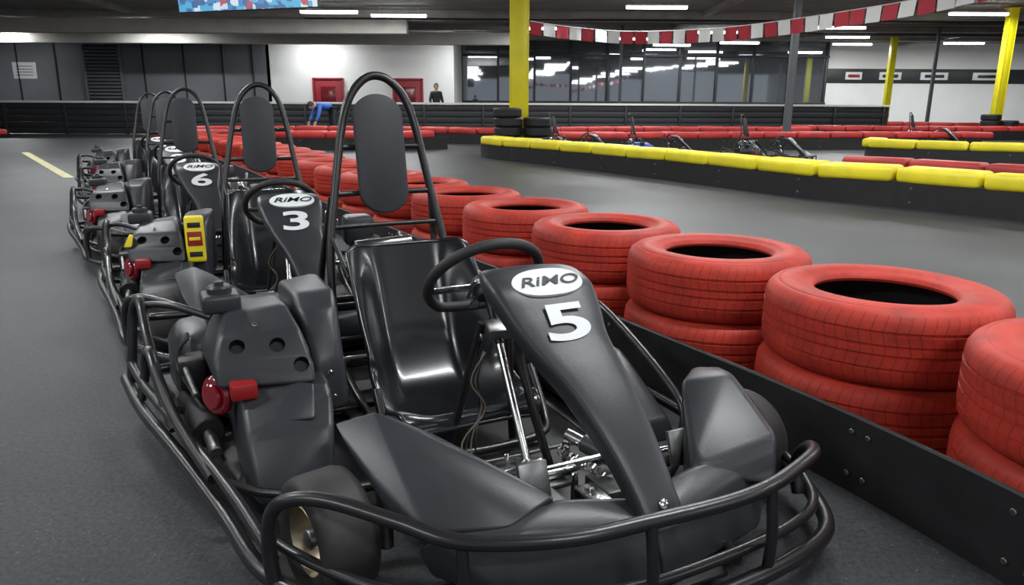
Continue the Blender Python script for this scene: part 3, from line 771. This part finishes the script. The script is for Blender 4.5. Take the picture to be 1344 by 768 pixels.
def person(name,loc,rz,jacket,lean=0.):
    e=bpy.data.objects.new(name,None);COL.objects.link(e);e.location=loc;e.rotation_euler=(0,0,rz)
    piv=Vector((0,0,.95));Rl=Matrix.Rotation(lean,3,'X')
    B=lambda p:(piv+Rl@(Vector(p)-piv))
    J=[B((0,0,.98)),B((0,0,1.12)),B((0,.01,1.28)),B((0,.01,1.42)),B((0,0,1.50)),
       B((.17,.01,1.43)),B((.24,.02,1.16)),B((.27,-.10,.92)),B((-.17,.01,1.43)),B((-.24,.02,1.16)),B((-.22,-.14,.95))]
    if lean>0.5:
        J[6]=J[5]+Vector((.05,-.08,-.26));J[7]=J[6]+Vector((0,-.10,-.20));J[9]=J[8]+Vector((-.05,-.08,-.26));J[10]=J[9]+Vector((0,-.10,-.20))
    skinned('jacket',J,[(0,1),(1,2),(2,3),(3,4),(3,5),(5,6),(6,7),(3,8),(8,9),(9,10)],[(.16,.11),(.15,.105),(.17,.115),(.14,.10),(.07,.07),.07,.055,.042,.07,.055,.042],jacket,e,0)
    Lg=[(0,0,.96),(.10,0,.88),(.11,-.03,.50),(.12,.02,.09),(-.10,0,.88),(-.11,-.02,.50),(-.13,.02,.09)]
    skinned('trousers',Lg,[(0,1),(1,2),(2,3),(0,4),(4,5),(5,6)],[(.15,.11),.095,.065,.05,.095,.065,.05],JN,e,0)
    for x in (.12,-.13): skinned('shoe',[(x,.05,.05),(x,-.06,.045),(x,-.17,.035)],[(0,1),(1,2)],[.045,.045,.035],SH,e,1)
    hd=B((0,-.01,1.64));Rh=Matrix.Rotation(lean*.6,3,'X')
    mb=MB();V=[];F=[];nu,nv=20,14
    for j in range(nv+1):
        ph=math.pi*j/nv
        for i in range(nu):
            a=2*math.pi*i/nu;x=math.sin(ph)*math.cos(a)*.078;y=math.sin(ph)*math.sin(a)*.098;z=math.cos(ph)*.125
            if z<0: x*=1+z*1.8;y=y*(1+z*1.2)
            if y<0 and abs(z)<.02 and abs(x)>.02 and abs(x)<.05: y*=.94
            V.append(hd+Rh@Vector((x,y,z)))
    for j in range(nv):
        for i in range(nu): F.append((j*nu+i,j*nu+(i+1)%nu,(j+1)*nu+(i+1)%nu,(j+1)*nu+i))
    mb.add(V,F,SK)
    Q=lambda x,y,z:hd+Rh@Vector((x,y,z))
    hull(mb,[Q(-.008,-.09,.02),Q(.008,-.09,.02),Q(-.017,-.095,-.03),Q(.017,-.095,-.03),Q(0,-.122,-.026)],SK,.003)
    for sx in (-1,1):
        hull(mb,[Q(sx*.076,-.01,.03),Q(sx*.09,.015,.03),Q(sx*.078,-.005,-.03),Q(sx*.088,.008,-.03),Q(sx*.09,.02,.0),Q(sx*.07,0,0)],SK,.004)
        box(mb,Q(sx*.03,-.088,.005),(.022,.012,.010),HR,.003)
    box(mb,Q(0,-.086,-.058),(.045,.01,.009),RD,.002)
    sweep(mb,[B((0,.005,1.46)),B((0,0,1.55)),hd+Vector((0,.01,-.04))],.055,SK,3,14)
    mb.obj('head',60,e)
    mb=MB();V=[];F=[]
    for j in range(9):
        ph=math.pi*.56*j/8
        for i in range(nu):
            a=2*math.pi*i/nu;rr=1.10;x=math.sin(ph)*math.cos(a)*.078*rr;y=math.sin(ph)*math.sin(a)*.098*rr+.008;z=math.cos(ph)*.125*rr
            if y<-.03 and z<.06: z=.06;y*=.95
            V.append(hd+Rh@Vector((x,y,z)))
    for j in range(8):
        for i in range(nu): F.append((j*nu+i,j*nu+(i+1)%nu,(j+1)*nu+(i+1)%nu,(j+1)*nu+i))
    mb.add(V,F,HR);mb.obj('hair',80,e)
    hand(e,J[7],J[7]-J[6],(0,1,0),SK);hand(e,J[10],J[10]-J[9],(0,1,0),SK)
    return e
person('standing_man',(-2.75,27.4,0),math.radians(30),DJ,0)
person('leaning_person_in_blue',(-5.55,23.4,0),math.radians(-50),BJ,1.5)
# ------------------------------------------------------------ camera
cam=bpy.data.cameras.new('cam');cam.lens=970/1344*36;cam.sensor_width=36;cam.clip_end=200
co=bpy.data.objects.new('camera',cam);COL.objects.link(co)
mw=Euler((math.radians(90-14.4),0,0)).to_matrix()@Matrix.Rotation(math.radians(.3),3,'Z')
mw=mw.to_4x4();mw.translation=(0,0,1.1);co.matrix_world=mw
scene.camera=co
